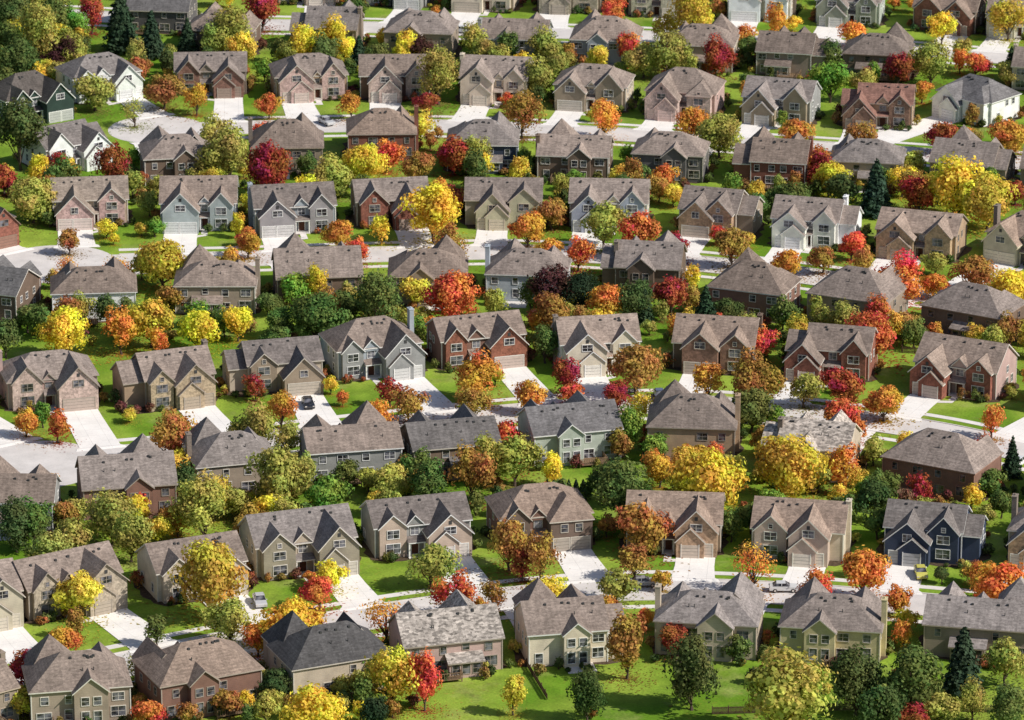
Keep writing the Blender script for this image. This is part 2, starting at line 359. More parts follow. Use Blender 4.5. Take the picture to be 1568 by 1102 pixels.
    if bump=='g':
        bw=rnd.uniform(4.0,5.4); byy=y1+1.3; Wl.walls(bc-bw/2,bc+bw/2,0,byy,0,ez); gable(R,T,Wl,bc-bw/2,bc+bw/2,0,byy,ez,.85,'y',.3,0,.32,0,(0,1))
        for zz,hh in ((3.4,1.25),(.7,1.7)): window(T,Gl,'b',byy,bc-.9,zz,1.1,hh); window(T,Gl,'b',byy,bc+.9,zz,1.1,hh)
    elif bump=='s':
        bw=5.2; byy=y1+1.8; Wl.walls(bc-bw/2,bc+bw/2,y1-.2,byy,0,2.7)
        R.face([(bc-bw/2-.3,byy+.35,2.6),(bc+bw/2+.3,byy+.35,2.6),(bc+bw/2+.3,y1,3.5),(bc-bw/2-.3,y1,3.5)])
        for s_ in (-1,1): Wl.face([(bc+s_*bw/2,byy,2.7),(bc+s_*bw/2,y1,2.7),(bc+s_*bw/2,y1,3.4)])
        T.box(bc-bw/2-.3,bc+bw/2+.3,byy+.2,byy+.34,2.4,2.58)
        for k in (-1.6,0,1.6): window(T,Gl,'b',byy,bc+k,.7,1.15,1.55)
    for k,u in enumerate(us):
        if bump!='n' and abs(u-bc)<2.9:
            if bump=='s': window(T,Gl,'b',y1,u,3.8,1.0,1.0)
            continue
        if rnd.random()<.88: window(T,Gl,'b',y1,u+rnd.uniform(-.3,.3),3.4,rnd.choice([.9,1.1,1.7]),1.2)
        if rnd.random()<.8: window(T,Gl,'b',y1,u,.6 if k%2 else .9,rnd.choice([1.1,1.7,2.1]),1.5)
    for xx in (xa0,xa1):
        for yy in (y0,y1): T.box(xx-.08,xx+.08,yy-.08,yy+.08,0,ze-.35)
    dx=us[2] if bc<0 else us[1]
    if rnd.random()<.6 and facing=='B':
        yb=y1+.06; Mx.box(dx-2.4,dx+2.4,yb,yb+3.2,.45,.6,3)
        for k in range(13):
            xx=dx-2.4+4.8*k/12; Mx.box(xx-.04,xx+.04,yb+3.1,yb+3.18,.6,1.5,3)
        Mx.box(dx-2.4,dx+2.4,yb+3.08,yb+3.2,1.5,1.58,3)
        for xx in (dx-2.35,dx+2.35):
            Mx.box(xx-.05,xx+.05,yb,yb+3.08,1.5,1.58,3)
            for k in range(8): Mx.box(xx-.04,xx+.04,yb+.35*k+.1,yb+.35*k+.18,.6,1.5,3)
            for k in (.1,2.9): Mx.box(xx-.08,xx+.08,yb+k,yb+k+.15,0,.45,3)
    else: Mx.box(dx-2.2,dx+2.2,y1+.1,y1+3.6,0,.08,2)
    if rnd.random()<.35:
        s_=rnd.choice([-1,1]); cy=rnd.uniform(-1.0,2.0); xa=(xa1+.3) if s_>0 else (xa0-.3); zc_=zr+.1
        CH=MB(); CH.box(xa-.4,xa+.4,cy-.7,cy+.7,0,zc_); CH.box(xa-.47,xa+.47,cy-.77,cy+.77,zc_+.002,zc_+.13); CH.tube((xa,cy,zc_+.13),(xa,cy,zc_+.4),.18,.16,8)
    else: CH=None
    V=MB(); rl=((xa1-xa0)/2-1.2) if not hipmain else (W-D)/2+.6; xm=(xa0+xa1)/2
    for k in range(rnd.randint(4,6)):
        xx=xm+rnd.uniform(-rl,rl); d_=rnd.uniform(.7,1.3)
        for s_ in (1,-1):
            zz=zr-d_*pitch
            V.box(xx-.17,xx+.17,s_*d_-.17,s_*d_+.17,zz-.25,zz+.2)
    for k in range(2):
        xx=xm+rnd.uniform(-rl,rl); V.tube((xx,2.8,zr-2.8*pitch-.1),(xx,2.8,zr-2.8*pitch+.5),.07,.07,6)
    Bd=MB(); ring=[]
    for k in range(28):
        a=2*math.pi*k/28; cx,cy_=math.cos(a),math.sin(a); m_=max(abs(cx),abs(cy_)); ring.append((cx/m_**.75*(W/2+.9)*rnd.uniform(.95,1.12),-.6+cy_/m_**.75*(D/2+1.5)*rnd.uniform(.93,1.12),.012))
    Bd.face(ring)
    nm={'brick':'brick_house','rbr':'brick_house','stone':'stone_house'}.get(accent,'suburban_house')
    E=bpy.data.objects.new(nm,None); sc.collection.objects.link(E); E.location=c; E.rotation_euler=(0,0,phi)
    j=lambda cc,a: tuple(max(0,v*(1+rnd.uniform(-a,a))) for v in cc)
    k_=rnd.uniform(.88,1.12); wc=tuple(min(.82,v*k_) for v in COL[wall]); acx=j(COL[accent],.06)
    addobj("walls",Wl.mesh("walls",[MW]),parent=E,col=wc)
    amat=MB_ if accent in('brick','rbr','stone','pink','tan') else MW
    addobj("front_gables",Ac.mesh("front_gables",[amat,amat]),parent=E,col=acx)
    rk=rnd.uniform(.76,1.2); wm_=rnd.uniform(-.05,.07); rc=ROOF[roof]
    addobj("roof",R.mesh("roof",[MRS if roof=='s' else MR]),parent=E,col=(rc[0]*rk*(1+wm_),rc[1]*rk,rc[2]*rk*(1-wm_)))
    tc={'white':(.8,.79,.77)}.get(wall) or rnd.choice([(.68,.64,.58),(.55,.50,.43),(.36,.31,.26),tuple(min(.72,v*1.5) for v in wc)])
    if wall in('navy','blue','lblue','grey','dgreen','lgreen'): tc=(.76,.75,.73)
    addobj("trim",T.mesh("trim",[MT]),parent=E,col=tc)
    addobj("windows",Gl.mesh("windows",[MG]),parent=E)
    addobj("garage_door",GD.mesh("garage_door",[MGD]),parent=E,col=tuple(min(.75,v*.55+w_*.5) for v,w_ in zip(tc,acx)))
    addobj("porch_and_deck",Mx.mesh("porch_and_deck",[MV,MD,MSW,MDK]),parent=E)
    addobj("roof_vents",V.mesh("roof_vents",[MV]),parent=E)
    addobj("mulch_bed",Bd.mesh("mulch_bed",[MM]),parent=E)
    if CH: addobj("chimney",CH.mesh("chimney",[MCH if rnd.random()<.5 else MW]),parent=E,col=wc)
    ca,sa=math.cos(phi),math.sin(phi)
    L2W=lambda x,y: Vector((c.x+x*ca-y*sa,c.y+x*sa+y*ca,0))
    FOOT.append((c.copy(),phi,W,D,prot,gc,side,L2W,facing))
    st=L2W(gc,gy); L=1.0
    while L<34:
        p=st+fr_(phi)*L; _,d=nearest(ri,p)
        if d<4.4 or (ri in BULB and (p-ROADS[ri][0]).length<BULB[ri]-.3): break
        L+=.4
    if L<33:
        dm=MB(); hw=gw/2-.2; ye=gy-L-.1
        rows=[(gy-.0,hw,.055),(gy-min(4,L*.4),hw,.06),(ye+1.2,hw*1.0+.3,.075),(ye+.35,hw+.9,.15),(ye-.5,hw+1.2,.03)]
        for a,b in zip(rows,rows[1:]):
            dm.face([(gc-a[1],a[0],a[2]),(gc+a[1],a[0],a[2]),(gc+b[1],b[0],b[2]),(gc-b[1],b[0],b[2])])
        addobj("driveway",dm.mesh("driveway",[MDR]),c,phi)
        DRV.append((st,st+fr_(phi)*L))
        if gap>1.2:
            wm=MB(); yy=y0-2.8; wm.face([(mid-.6,y0-1.8,.035),(mid+.6,y0-1.8,.035),(mid+.6,yy-1,.035),(mid-.6,yy-1,.035)])
            e=gc-side*hw; wm.face([(mid-side*.6,yy-1.001,.035),(e,gy-1.0,.035),(e,gy-2.2,.035),(mid-side*.6,yy-2.2,.035)])
            addobj("front_walk",wm.mesh("front_walk",[MSW]),c,phi)
HS="""
-30 970 0 F 15 1 beige beige n g -
130 945 0 F 15.8 1 taupe stone n g -
318 920 0 F 14.5 1 cream beige n g -
480 888 0 F 16.2 1 beige taupe n g -
655 858 0 F 15.6 1 grey beige n g -
843 846 0 F 14.8 1 rbr brown b h -
1030 852 0 F 15 1 stone tan b g -
1217 866 0 F 14.5 1 cream beige b c -
1421 868 0 F 15 -1 navy navy g g -
1610 875 0 F 15 -1 beige tan n g -
-40 1120 0 B 15 -1 taupe beige n g -
125 1108 0 B 14.5 1 taupe stone n h p
325 1090 0 B 15.8 -1 rbr brick b h -
525 1064 0 B 15.5 1 beige taupe d g p
695 1032 0 B 15 -1 pink tan s g -
885 1016 0 B 15 1 cream taupe n g p
1080 1006 0 B 15.2 -1 beige stone n g g
1270 1012 0 B 15 1 yellow cream n g g
1500 1010 0 B 17 -1 taupe brick n g p
-70 640 1 F 15 1 beige beige n g -
88 632 1 F 15.5 1 pink pink n g -
268 628 1 F 15.8 1 tan tan b g -
430 608 1 F 16.2 1 beige taupe n g -
592 584 1 F 15.3 1 lblue grey n g -
748 567 1 F 15.3 1 rbr brick b g -
925 575 1 F 14 -1 white cream b g -
1088 575 1 F 14.2 -1 brown rbr b c -
1260 588 1 F 14.8 -1 brick brick b g -
1450 612 1 F 15 -1 pink brick b g -
1640 640 1 F 15 -1 tan brick b g -
15 815 1 B 14 1 grey stone n g -
200 792 1 B 15 -1 rbr brick n g p
365 757 1 B 13.5 1 taupe taupe g h p
545 735 1 B 15.5 -1 grey beige n g p
700 728 1 B 14.6 1 brown tan d g -
885 707 1 B 15 -1 lgreen sage g g g
1058 702 1 B 14.5 1 tan stone n h p
1230 732 1 B 14.6 -1 beige tan s g -
1420 757 1 B 16.4 1 rbr brick n h -
1640 780 1 B 15 1 tan stone n g p
-15 385 2 F 14 1 brown brick d g -
140 352 2 F 14.3 -1 beige pink l g -
303 358 2 F 14.4 -1 lblue lblue n g -
456 362 2 F 15.5 -1 lblue grey n g -
606 352 2 F 14 1 brown brick b g -
770 352 2 F 14.5 -1 stone beige n c -
930 356 2 F 14.8 -1 cream lblue n g -
1090 366 2 F 14.2 -1 taupe tan b g -
1240 382 2 F 15.8 -1 white white n g -
1397 400 2 F 15.2 -1 tan tan b g -
1555 408 2 F 14.6 -1 beige beige b g -
-25 490 2 B 13 1 brown brick d g -
145 492 2 B 15 -1 white white b g -
330 480 2 B 14.5 1 taupe tan n g p
490 466 2 B 15.5 1 brown brick n g p
655 466 2 B 14 -1 taupe stone b h p
805 462 2 B 14.5 1 lblue grey n g -
980 452 2 B 14.4 -1 brown tan n g -
1140 487 2 B 14.2 1 rbr tan b h p
1295 498 2 B 15 -1 taupe grey n g -
1470 520 2 B 15.5 1 brown brick n h -
1640 540 2 B 15 1 tan stone n g p
130 262 3 F 14.4 1 white white g g -
70 190 3 F 14.5 1 dgreen dgreen d g -
172 155 3 F 15 1 white white g g -
323 150 3 F 14.8 1 taupe rbr n g -
480 156 3 F 15 -1 tan pink n g -
605 157 3 F 14.5 -1 rbr pink n c -
752 162 3 F 14 -1 cream cream b g -
900 172 3 F 15 -1 beige taupe n g -
1036 186 3 F 14.5 -1 pink pink b g -
1183 193 3 F 14.2 -1 grey taupe n g -
1340 200 3 F 14.4 -1 tan rbr r g -
1490 190 3 F 14 -1 white white g g R
275 282 3 B 13.5 1 brown brick n g g
440 266 3 B 14 -1 taupe stone n g -
585 244 3 B 13.5 1 brick brick b h -
738 262 3 B 13.8 -1 navy grey n g -
877 277 3 B 14 1 brown tan b g p
1022 277 3 B 14 -1 dk stone n h -
1177 287 3 B 14.3 1 brick brick b g -
1325 287 3 B 14 -1 beige stone n h -
1480 290 3 B 15 1 taupe grey n g p
1620 300 3 B 15 1 taupe grey n g -
240 50 4 B 14 1 dk grey d g -
335 84 4 B 14.5 1 brown brick n g -
495 80 4 B 14.5 -1 taupe stone n g -
640 88 4 B 14.5 1 taupe grey n h -
785 95 4 B 14.5 -1 grey grey n g -
925 98 4 B 14.3 1 lblue grey n g g
1070 108 4 B 14.3 -1 beige stone b g p
1210 116 4 B 14.6 1 taupe stone n g -
1340 120 4 B 13.8 -1 brown tan b g p
1600 140 4 B 14 1 beige stone n g -
470 8 4 F 14 1 taupe stone n g -
600 14 4 F 14 1 grey grey n g -
735 20 4 F 14 -1 beige cream n g -
870 22 4 F 14 -1 taupe stone n g -
1010 28 4 F 14 1 pink stone b g -
1160 34 4 F 14 -1 cream white n g -
1295 42 4 F 14 -1 lgreen sage n g -
1440 52 4 F 14 1 brown brick b g -
1555 60 4 F 14 -1 white cream n g -
"""
for i,l in enumerate([l for l in HS.strip().splitlines()]):
    a=l.split(); house(float(a[0]),float(a[1]),int(a[2]),a[3],float(a[4]),int(a[5]),a[6],a[7],a[8],a[9],a[10],i+1)
# ---------------------------------------------------------------- trees
def leaf_quads(c,nrm,size,rng):
    n=len(c); r=rng.normal(size=(n,3)); t=np.cross(nrm,r); t/=np.linalg.norm(t,axis=1)[:,None]+1e-9; b=np.cross(nrm,t)
    s=size[:,None]; e=rng.uniform(.7,1.25,(n,4,1)); v=np.empty((n,4,3))
    v[:,0]=c+t*s*e[:,0]; v[:,1]=c+b*s*e[:,1]*.8; v[:,2]=c-t*s*e[:,2]; v[:,3]=c-b*s*e[:,3]*.8
    return v
def tree_mesh(name,trunk,C,Nn,S,tint,lum,mat,rng):
    v=leaf_quads(C,Nn,S,rng).reshape(-1,3); nt_=len(trunk.v); n=len(C)
    verts=np.vstack([np.array(trunk.v),v]) if nt_ else v
    faces=list(trunk.f)+[(nt_+4*i,nt_+4*i+1,nt_+4*i+2,nt_+4*i+3) for i in range(n)]
    me=bpy.data.meshes.new(name); me.from_pydata(verts.tolist(),[],faces); me.materials.append(MBK); me.materials.append(mat)
    mi=np.array([0]*len(trunk.f)+[1]*n,dtype=np.int32); me.polygons.foreach_set('material_index',mi)
    for nm,arr in (('tint',tint),('lum',lum)):
        at=me.attributes.new(nm,'FLOAT','FACE'); at.data.foreach_set('value',np.concatenate([np.ones(len(trunk.f)),arr]).astype(np.float32))
    me.update(); return me
def decid(seed,R,k,nl,ls,sparse=1.0,trunk_h=None):
    rng=np.random.default_rng(seed); th=.14*R+.3 if trunk_h is None else trunk_h
    zc=th+R*k; nc=int(15+R*4.2)
    ph=rng.uniform(0,6.28,4); am=rng.uniform(.08,.28,3)
    def warp(p):
        a=math.atan2(p[1],p[0]); return 1+am[0]*math.sin(2*a+ph[0])+am[1]*math.sin(3*a+ph[1])+am[2]*.6*math.sin(5*a+ph[2]+2*p[2])
    cl=[]
    while len(cl)<nc:
        p=rng.uniform(-1,1,3); l=np.linalg.norm(p)
        if l>1 or l<.35: continue
        if p[2]<-.85: continue
        f=(1-.30*max(0,p[2]))*warp(p); cl.append((np.array([p[0]*f,p[1]*f,p[2]*(1+.2*math.sin(3*math.atan2(p[1],p[0])+ph[3]))])*.70, rng.uniform(.2,.40)))
    cl.append((np.array([0,0,.1]),.5))
    per=int(nl/len(cl)); Cs=[];Ns=[];T=[];L=[];S=[]
    for p,r in cl:
        n=int(per*(r/.32)**2*sparse); d=rng.normal(size=(n,3)); d[:,2]+=.25; d/=np.linalg.norm(d,axis=1)[:,None]
        rr=r*rng.uniform(.66,1.2,(n,1))*(1+.14*np.sin(7*d[:,:1]+9*d[:,1:2]))
        q=(p+d*rr); keep=np.linalg.norm(q,axis=1)>.36; q=q[keep]; d=d[keep]; n=len(q)
        out=q/(np.linalg.norm(q,axis=1)[:,None]+1e-6)
        nn=d*.8+out*.5+rng.normal(size=(n,3))*.42; nn/=np.linalg.norm(nn,axis=1)[:,None]
        Cs.append(q*np.array([R,R,R*k])+np.array([0,0,zc])); Ns.append(nn)
        T.append(np.clip(rng.uniform(.1,.9)+rng.normal(size=n)*.2,0,1)); L.append(rng.uniform(.82,1.2)*rng.uniform(.72,1.3,n)); S.append(ls*rng.uniform(.5,1.15,n))
    tr=MB(); r0=.04*R+.05; tr.tube((0,0,-.1),(.05*R,0,th),r0*1.25,r0*.85,7); tr.tube((.05*R,0,th),(0,.04*R,zc+R*k*.5),r0*.85,r0*.2,6)
    for p,r in cl[:9]: 
        e=p*np.array([R,R,R*k])+np.array([0,0,zc]); tr.tube((.05*R,0,th*(.95)+.12*R*abs(p[2])),tuple(e),r0*.5,r0*.12,5)
    return tree_mesh("tree_%d"%seed,tr,np.vstack(Cs),np.vstack(Ns),np.concatenate(S),np.concatenate(T),np.concatenate(L),MLF,rng),zc
def conif(seed,R,Hh,n,ls):
    rng=np.random.default_rng(seed); f=1-np.sqrt(rng.uniform(0,1,n)); f=np.clip(f,0,1); nb=np.floor(f*14)/14
    a=rng.uniform(0,2*math.pi,n); lobes=1+.22*np.sin(a*5+nb*40)+.12*np.sin(a*9+nb*70)
    fr=(f*14)%1.0
    rad=R*(1-f)**.8*lobes*(1.0-.28*fr)*np.sqrt(rng.uniform(.35,1,n))+.05
    z=.6+f*(Hh-.6)-rad*.12+rng.normal(size=n)*.1
    C=np.stack([rad*np.cos(a),rad*np.sin(a),z],1); Nn=np.stack([np.cos(a)*.7,np.sin(a)*.7,np.full(n,.7)],1)+rng.normal(size=(n,3))*.4; Nn/=np.linalg.norm(Nn,axis=1)[:,None]
    tr=MB(); tr.tube((0,0,-.1),(0,0,Hh*.95),.2,.04,6)
    for k in range(16):
        z0=.8+k*(Hh-2)/16; aa=k*2.4; rr=R*(1-k/16)*.8; tr.tube((0,0,z0+.2),(rr*math.cos(aa),rr*math.sin(aa),z0),.05,.02,4)
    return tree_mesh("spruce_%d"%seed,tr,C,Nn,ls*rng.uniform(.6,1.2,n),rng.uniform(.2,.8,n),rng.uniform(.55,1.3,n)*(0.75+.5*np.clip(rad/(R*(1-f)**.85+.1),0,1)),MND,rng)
def litter(seed):
    rng=np.random.default_rng(seed); n=420; a=rng.uniform(0,6.283,n); r=np.abs(rng.normal(size=n))*.62; C=np.stack([r*np.cos(a),r*np.sin(a),np.full(n,.07)+rng.uniform(0,.02,n)],1)
    Nn=np.tile([0,0,1.0],(n,1))+rng.normal(size=(n,3))*.12; Nn/=np.linalg.norm(Nn,axis=1)[:,None]
    return tree_mesh("fallen_leaves",MB(),C,Nn,rng.uniform(.022,.05,n),rng.uniform(0,1,n),rng.uniform(.5,1.0,n),MLF,rng)
LIT=[litter(900+i) for i in range(4)]
RS={'s':(2.2,1700,.22),'m':(3.3,3300,.25),'l':(4.4,5000,.29),'x':(5.8,7500,.33)}
VAR={}
sd_=100
for key,(R,nl,ls) in RS.items():
    VAR[key]=[]
    for i in range(7):
        k=[.74,.92,1.1,.84,1.2,.98,.8][i]; sd_+=1; me,zc=decid(sd_,R,k,nl,ls,[1,1,.85,1,.75,1,.9][i]); VAR[key].append((me,R,zc,k))
TALL=[(lambda t:(t[0],2.6,t[1],1.65))(decid(300+i,2.6,1.65,3000,.25)) for i in range(3)]
THIN=[(lambda t:(t[0],3.0,t[1],.95))(decid(330+i,3.0,.95,1500,.17,.7)) for i in range(2)]
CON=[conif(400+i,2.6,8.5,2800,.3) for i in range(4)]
CONB=[(lambda t:(t[0],3.9,t[1],1.25))(decid(420+i,3.9,1.25,6500,.24,1,.4)) for i in range(3)]
SHR=[decid(500+i,.95,[.75,.9,.7,1.1][i],420,.15,1,0.0)[0] for i in range(4)]
TC=dict(R=(.68,.075,.045),C=(.42,.035,.05),O=(.72,.25,.045),U=(.46,.20,.055),Y=(.84,.55,.045),L=(.45,.39,.085),G=(.17,.21,.05),
        D=(.035,.06,.03),E=(.12,.15,.045),P=(.095,.035,.042),B=(.27,.38,.05),K=(.72,.48,.06))
NM=dict(R='red_maple_tree',C='crimson_maple_tree',O='orange_maple_tree',U='rust_oak_tree',Y='yellow_ash_tree',L='olive_locust_tree',G='green_oak_tree',
        D='spruce_tree',E='green_linden_tree',P='purple_plum_tree',B='green_birch_tree',K='golden_maple_tree')
TPOS=[]
trnd=random.Random(11)
def jit(c,a=.14):
    k=trnd.uniform(1-a,1+a); return tuple(min(.87,v*k*trnd.uniform(.92,1.08)) for v in c)
def push(p,R):
    m=min(1.6,.35*R)
    for c,phi,W,D,pr,gc,sd2,L2W,fc in FOOT:
        dv=p-c; ca,sa=math.cos(phi),math.sin(phi); lx=dv.x*ca+dv.y*sa; ly=-dv.x*sa+dv.y*ca
        ax=W/2+m; y0=-D/2-(pr if lx*gc>0 else 1.0)-m; y1=D/2+m
        if abs(lx)<ax and y0<ly<y1:
            o=[(ax-abs(lx),(math.copysign(ax,lx),ly)),(ly-y0,(lx,y0)),(y1-ly,(lx,y1))]; q=min(o)[1]; return L2W(*q)
    return p
def leaves_on_ground(p,R,code,col):
    if code in 'GEDBP': return
    addobj('fallen_leaves',trnd.choice(LIT),p,trnd.uniform(0,6),None,tuple(v*.8 for v in col),(R*1.25,R*1.25,1))
def put_tree(x,yc,d,code,shape='r'):
    s=scale_at(yc+d*.4); R=d/2/s*1.2
    if shape=='c':
        me=trnd.choice(CON); f=R/2.6; fz=max(f,.85); p=G(x,yc,8.5*fz*.45); p.z=0; p=push(p,R)
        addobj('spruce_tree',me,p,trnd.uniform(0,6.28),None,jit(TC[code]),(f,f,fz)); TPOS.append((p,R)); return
    if shape=='C': me,r0,zc,k=trnd.choice(CONB)
    elif shape=='t': me,r0,zc,k=trnd.choice(TALL)
    elif shape=='n': me,r0,zc,k=trnd.choice(THIN)
    else:
        key='s' if R<2.7 else 'm' if R<3.8 else 'l' if R<5.1 else 'x'; me,r0,zc,k=trnd.choice(VAR[key])
    f=R/r0; p=G(x,yc,zc*f); p.z=0; p=push(p,R); col=jit(TC[code])
    addobj(NM[code],me,p,trnd.uniform(0,6.28),None,col,(f*trnd.uniform(.9,1.15),f*trnd.uniform(.9,1.15),f*trnd.uniform(.9,1.08))); TPOS.append((p,R))
    leaves_on_ground(p,R,code,col)
TS="""
20 20 60 E;60 50 70 L;30 90 60 E;85 25 60 G;140 15 45 C;185 35 50 D c;232 55 38 D c;8 60 55 G;45 125 50 E;100 70 50 L;70 5 60 L;5 120 50 G
355 35 60 L;400 15 55 C;465 62 50 Y;510 55 48 Y;370 78 55 K;340 60 45 L;550 82 28 D c;590 52 34 K;540 12 40 G;672 108 64 L;654 155 38 C
780 70 40 G;835 68 55 L;940 14 38 R;1060 18 70 K;1025 78 56 L;1097 86 50 C;1140 55 40 O;1190 32 40 O;1310 48 40 O;1272 115 55 B;1322 125 40 L
1375 105 45 C;1442 40 48 Y;1425 85 56 L;1495 95 44 R;1412 136 40 O;1550 15 50 K;960 72 42 R;985 85 50 L;815 115 56 L;730 60 40 L;855 95 40 L
205 166 42 L n;145 138 58 L;250 135 58 U;300 148 38 O;412 160 38 O;537 158 36 O;800 165 58 U;925 178 48 O;1060 186 50 O;1102 202 66 L;1215 200 48 O
1440 206 44 C;1545 205 62 O;1320 204 48 U;30 200 80 E;85 243 40 C;172 250 52 C;350 235 70 L;410 255 74 C;330 200 46 L;508 266 58 L;556 250 66 Y
592 235 48 R;638 190 40 K;640 255 50 U;693 230 50 C;730 256 42 G;800 240 30 B;50 300 70 L;6 272 44 C;1342 290 46 D c;1408 292 58 R;1466 290 90 Y
1512 305 72 K;1382 272 46 Y;1556 290 40 C;1215 300 56 G;1290 290 46 E;960 285 40 G;470 250 36 G;100 330 30 G;205 240 30 B
105 366 40 U;380 370 42 O;520 356 50 O;545 380 44 R;665 322 80 Y;688 372 46 U;810 350 55 O;845 322 56 U;842 382 48 O;925 340 68 L;977 356 68 R
1032 372 44 C;885 386 48 R;1122 374 60 U;1207 402 48 O;1305 370 44 R;1260 392 48 U;1322 396 40 U;1370 430 68 R;1430 432 48 O;1432 400 38 L
1490 415 58 U;1545 442 72 Y;250 395 90 K;180 412 44 O n;100 408 36 O n;350 402 40 U;1180 430 30 B
100 502 74 Y;185 502 50 O;230 492 68 K;305 500 64 Y;262 455 44 U;410 462 38 G;485 482 80 G;430 490 48 G;580 458 74 G;695 448 80 R;845 432 60 P
890 445 48 D C;930 460 64 O;985 466 30 D c;1028 452 54 C;845 480 56 U;1090 486 32 R;1330 505 86 R;1165 522 42 R;1385 492 46 U;512 515 50 G;640 500 36 B
1350 470 44 R;1050 500 40 O;835 520 44 G;1545 500 44 U
40 643 42 O;88 650 40 R;262 662 66 U;430 624 48 O;392 655 62 L;440 668 50 L;578 636 44 O;625 615 54 U;596 598 38 C;730 572 68 O;722 612 46 U
815 602 54 O;865 572 52 C;876 600 38 R;975 566 74 U;945 602 44 C;1085 580 50 O;1152 580 74 U;1232 592 50 L;1290 590 64 C;1355 612 62 O
1288 640 64 R;1150 626 66 G;1520 640 40 O;275 690 44 O;1308 656 40 R;1190 640 40 B
85 735 22 O;215 765 38 R;170 790 84 L;310 770 82 L;425 735 88 L;500 758 66 B;530 722 46 G;385 800 52 U;600 736 62 L;655 736 58 G;788 700 76 L
945 676 38 U;1010 716 48 O;1085 732 112 Y;1050 702 56 K;1210 715 94 K;950 742 84 G;922 735 50 G;1410 748 40 C;1515 732 40 G;1550 702 28 D c;52 792 60 G
25 800 60 E C;78 842 66 L;112 822 56 L;200 812 66 L;825 655 36 L;690 770 40 G;470 790 40 G
120 908 74 K;318 885 100 K;352 942 68 L;240 960 40 G;505 878 50 Y;488 902 58 R;445 955 96 Y;395 975 48 O;660 865 66 L;700 905 58 R;755 905 38 U
780 833 70 U;835 905 66 Y;826 852 56 U;972 856 50 U;985 808 80 U;945 890 58 L;1015 886 34 O;1155 862 66 O n;1250 896 54 R;1325 876 74 O;1375 916 44 O
1530 890 80 O;1500 876 40 O;97 975 54 O;590 940 66 O n;800 860 40 C;1120 800 36 G
40 1022 60 C;25 1072 50 K;210 1018 52 L n;225 1092 52 R;600 1030 70 K;650 1038 48 R t;475 1085 100 Y;575 1088 48 D;786 1055 38 K t;900 1062 58 E C
960 982 54 U t;1035 975 50 C;1060 1022 86 E C;1205 1062 130 L;1310 1035 80 E C;1395 1035 90 G C;1475 1015 56 D c;1490 1065 50 L;1540 1010 60 L;1400 1094 50 C
1545 1075 70 G;1130 985 40 G;1440 1080 60 L;350 1072 46 U;100 1060 30 B;1350 1085 70 E
"""
for l in TS.strip().replace('\n',';').split(';'):
    a=l.split(); put_tree(float(a[0]),float(a[1]),float(a[2]),a[3],a[4] if len(a)>4 else 'r')
def clear(p,rad,road=8.6):
    for c,phi,W,D,pr,gc,sd2,_,fc in FOOT:
        dv=p-c; lx=dv.x*math.cos(phi)+dv.y*math.sin(phi); ly=-dv.x*math.sin(phi)+dv.y*math.cos(phi)
        if abs(lx)<W/2+rad and -D/2-pr-rad<ly<D/2+rad: return False
    for ri in range(5):
        if nearest(ri,p)[1]<road: return False
        if ri in BULB and (p-ROADS[ri][0]).length<BULB[ri]+1.5: return False
    for a,b in DRV:
        ab=b-a; t=max(0,min(1,(p-a).dot(ab)/max(.01,ab.length_squared)))
        if (a+ab*t-p).length<3.4+rad: return False
    return True
def codeof(front): 
    if front: return trnd.choices('LGEUORCYKB',[12,8,5,15,18,9,4,14,14,4])[0]
    return trnd.choices('LGEUORCYKBPD',[28,18,9,12,7,3,2,11,15,7,1,1])[0]
def fill(n,xr,yr,rr,sep,front=False):
    k=0;tr=0
    while k<n and tr<n*40:
        tr+=1; x=trnd.uniform(*xr); y=trnd.uniform(*yr); p=G(x,y)
        R=trnd.uniform(*rr)
        if not clear(p,min(1.2,R*.4),6.0 if front else 8.6): continue
        if any((p-q).length<(R+r2)*sep for q,r2 in TPOS): continue
        c=codeof(front); key='s' if R<2.7 else 'm'
        if c=='D': me=trnd.choice(CON); f=R/2.8; addobj('spruce_tree',me,p,trnd.uniform(0,6),None,jit(TC['D']),(f,f,f))
        else:
            me,r0,zc,kk=trnd.choice(VAR[key]); f=R/r0; col=jit(TC[c]); addobj(NM[c],me,p,trnd.uniform(0,6),None,col,(f*trnd.uniform(.9,1.15),f,f*trnd.uniform(.85,1.15))); leaves_on_ground(p,R,c,col)
        TPOS.append((p,R)); k+=1
fill(60,(0,1568),(690,835),(1.7,3.9),.5)
fill(62,(0,1568),(465,550),(1.6,3.7),.5)
fill(64,(0,1568),(250,335),(1.7,3.7),.5)
fill(64,(200,1568),(85,135),(1.7,3.7),.5)
fill(12,(0,1568),(880,1000),(1.3,2.3),.65,True); fill(12,(0,1568),(590,700),(1.3,2.4),.65,True)
fill(16,(0,1568),(360,450),(1.3,2.5),.65,True); fill(18,(250,1568),(155,240),(1.3,2.5),.65,True); fill(18,(0,1568),(0,80),(1.5,3.0),.6,True)
fill(44,(0,1568),(-30,10),(1.8,3.6),.5)
fill(20,(0,640),(1050,1110),(1.5,3.2),.55)
fill(44,(0,130),(-30,150),(2.2,3.9),.46)
fill(50,(-200,1768),(-120,-30),(2.2,3.6),.6)
fill(40,(-200,0),(0,1100),(2,3.4),.7); fill(40,(1568,1760),(0,1100),(2,3.4),.7)
SC=[(.10,.13,.035),(.08,.11,.035),(.19,.20,.05),(.42,.13,.05),(.34,.18,.06),(.14,.17,.05),(.5,.36,.07),(.2,.06,.055)]
def shrub(p,r): addobj('shrub',trnd.choice(SHR),p,trnd.uniform(0,6),None,jit(trnd.choice(SC),.2),(r,r,r*trnd.uniform(.8,1.15)))
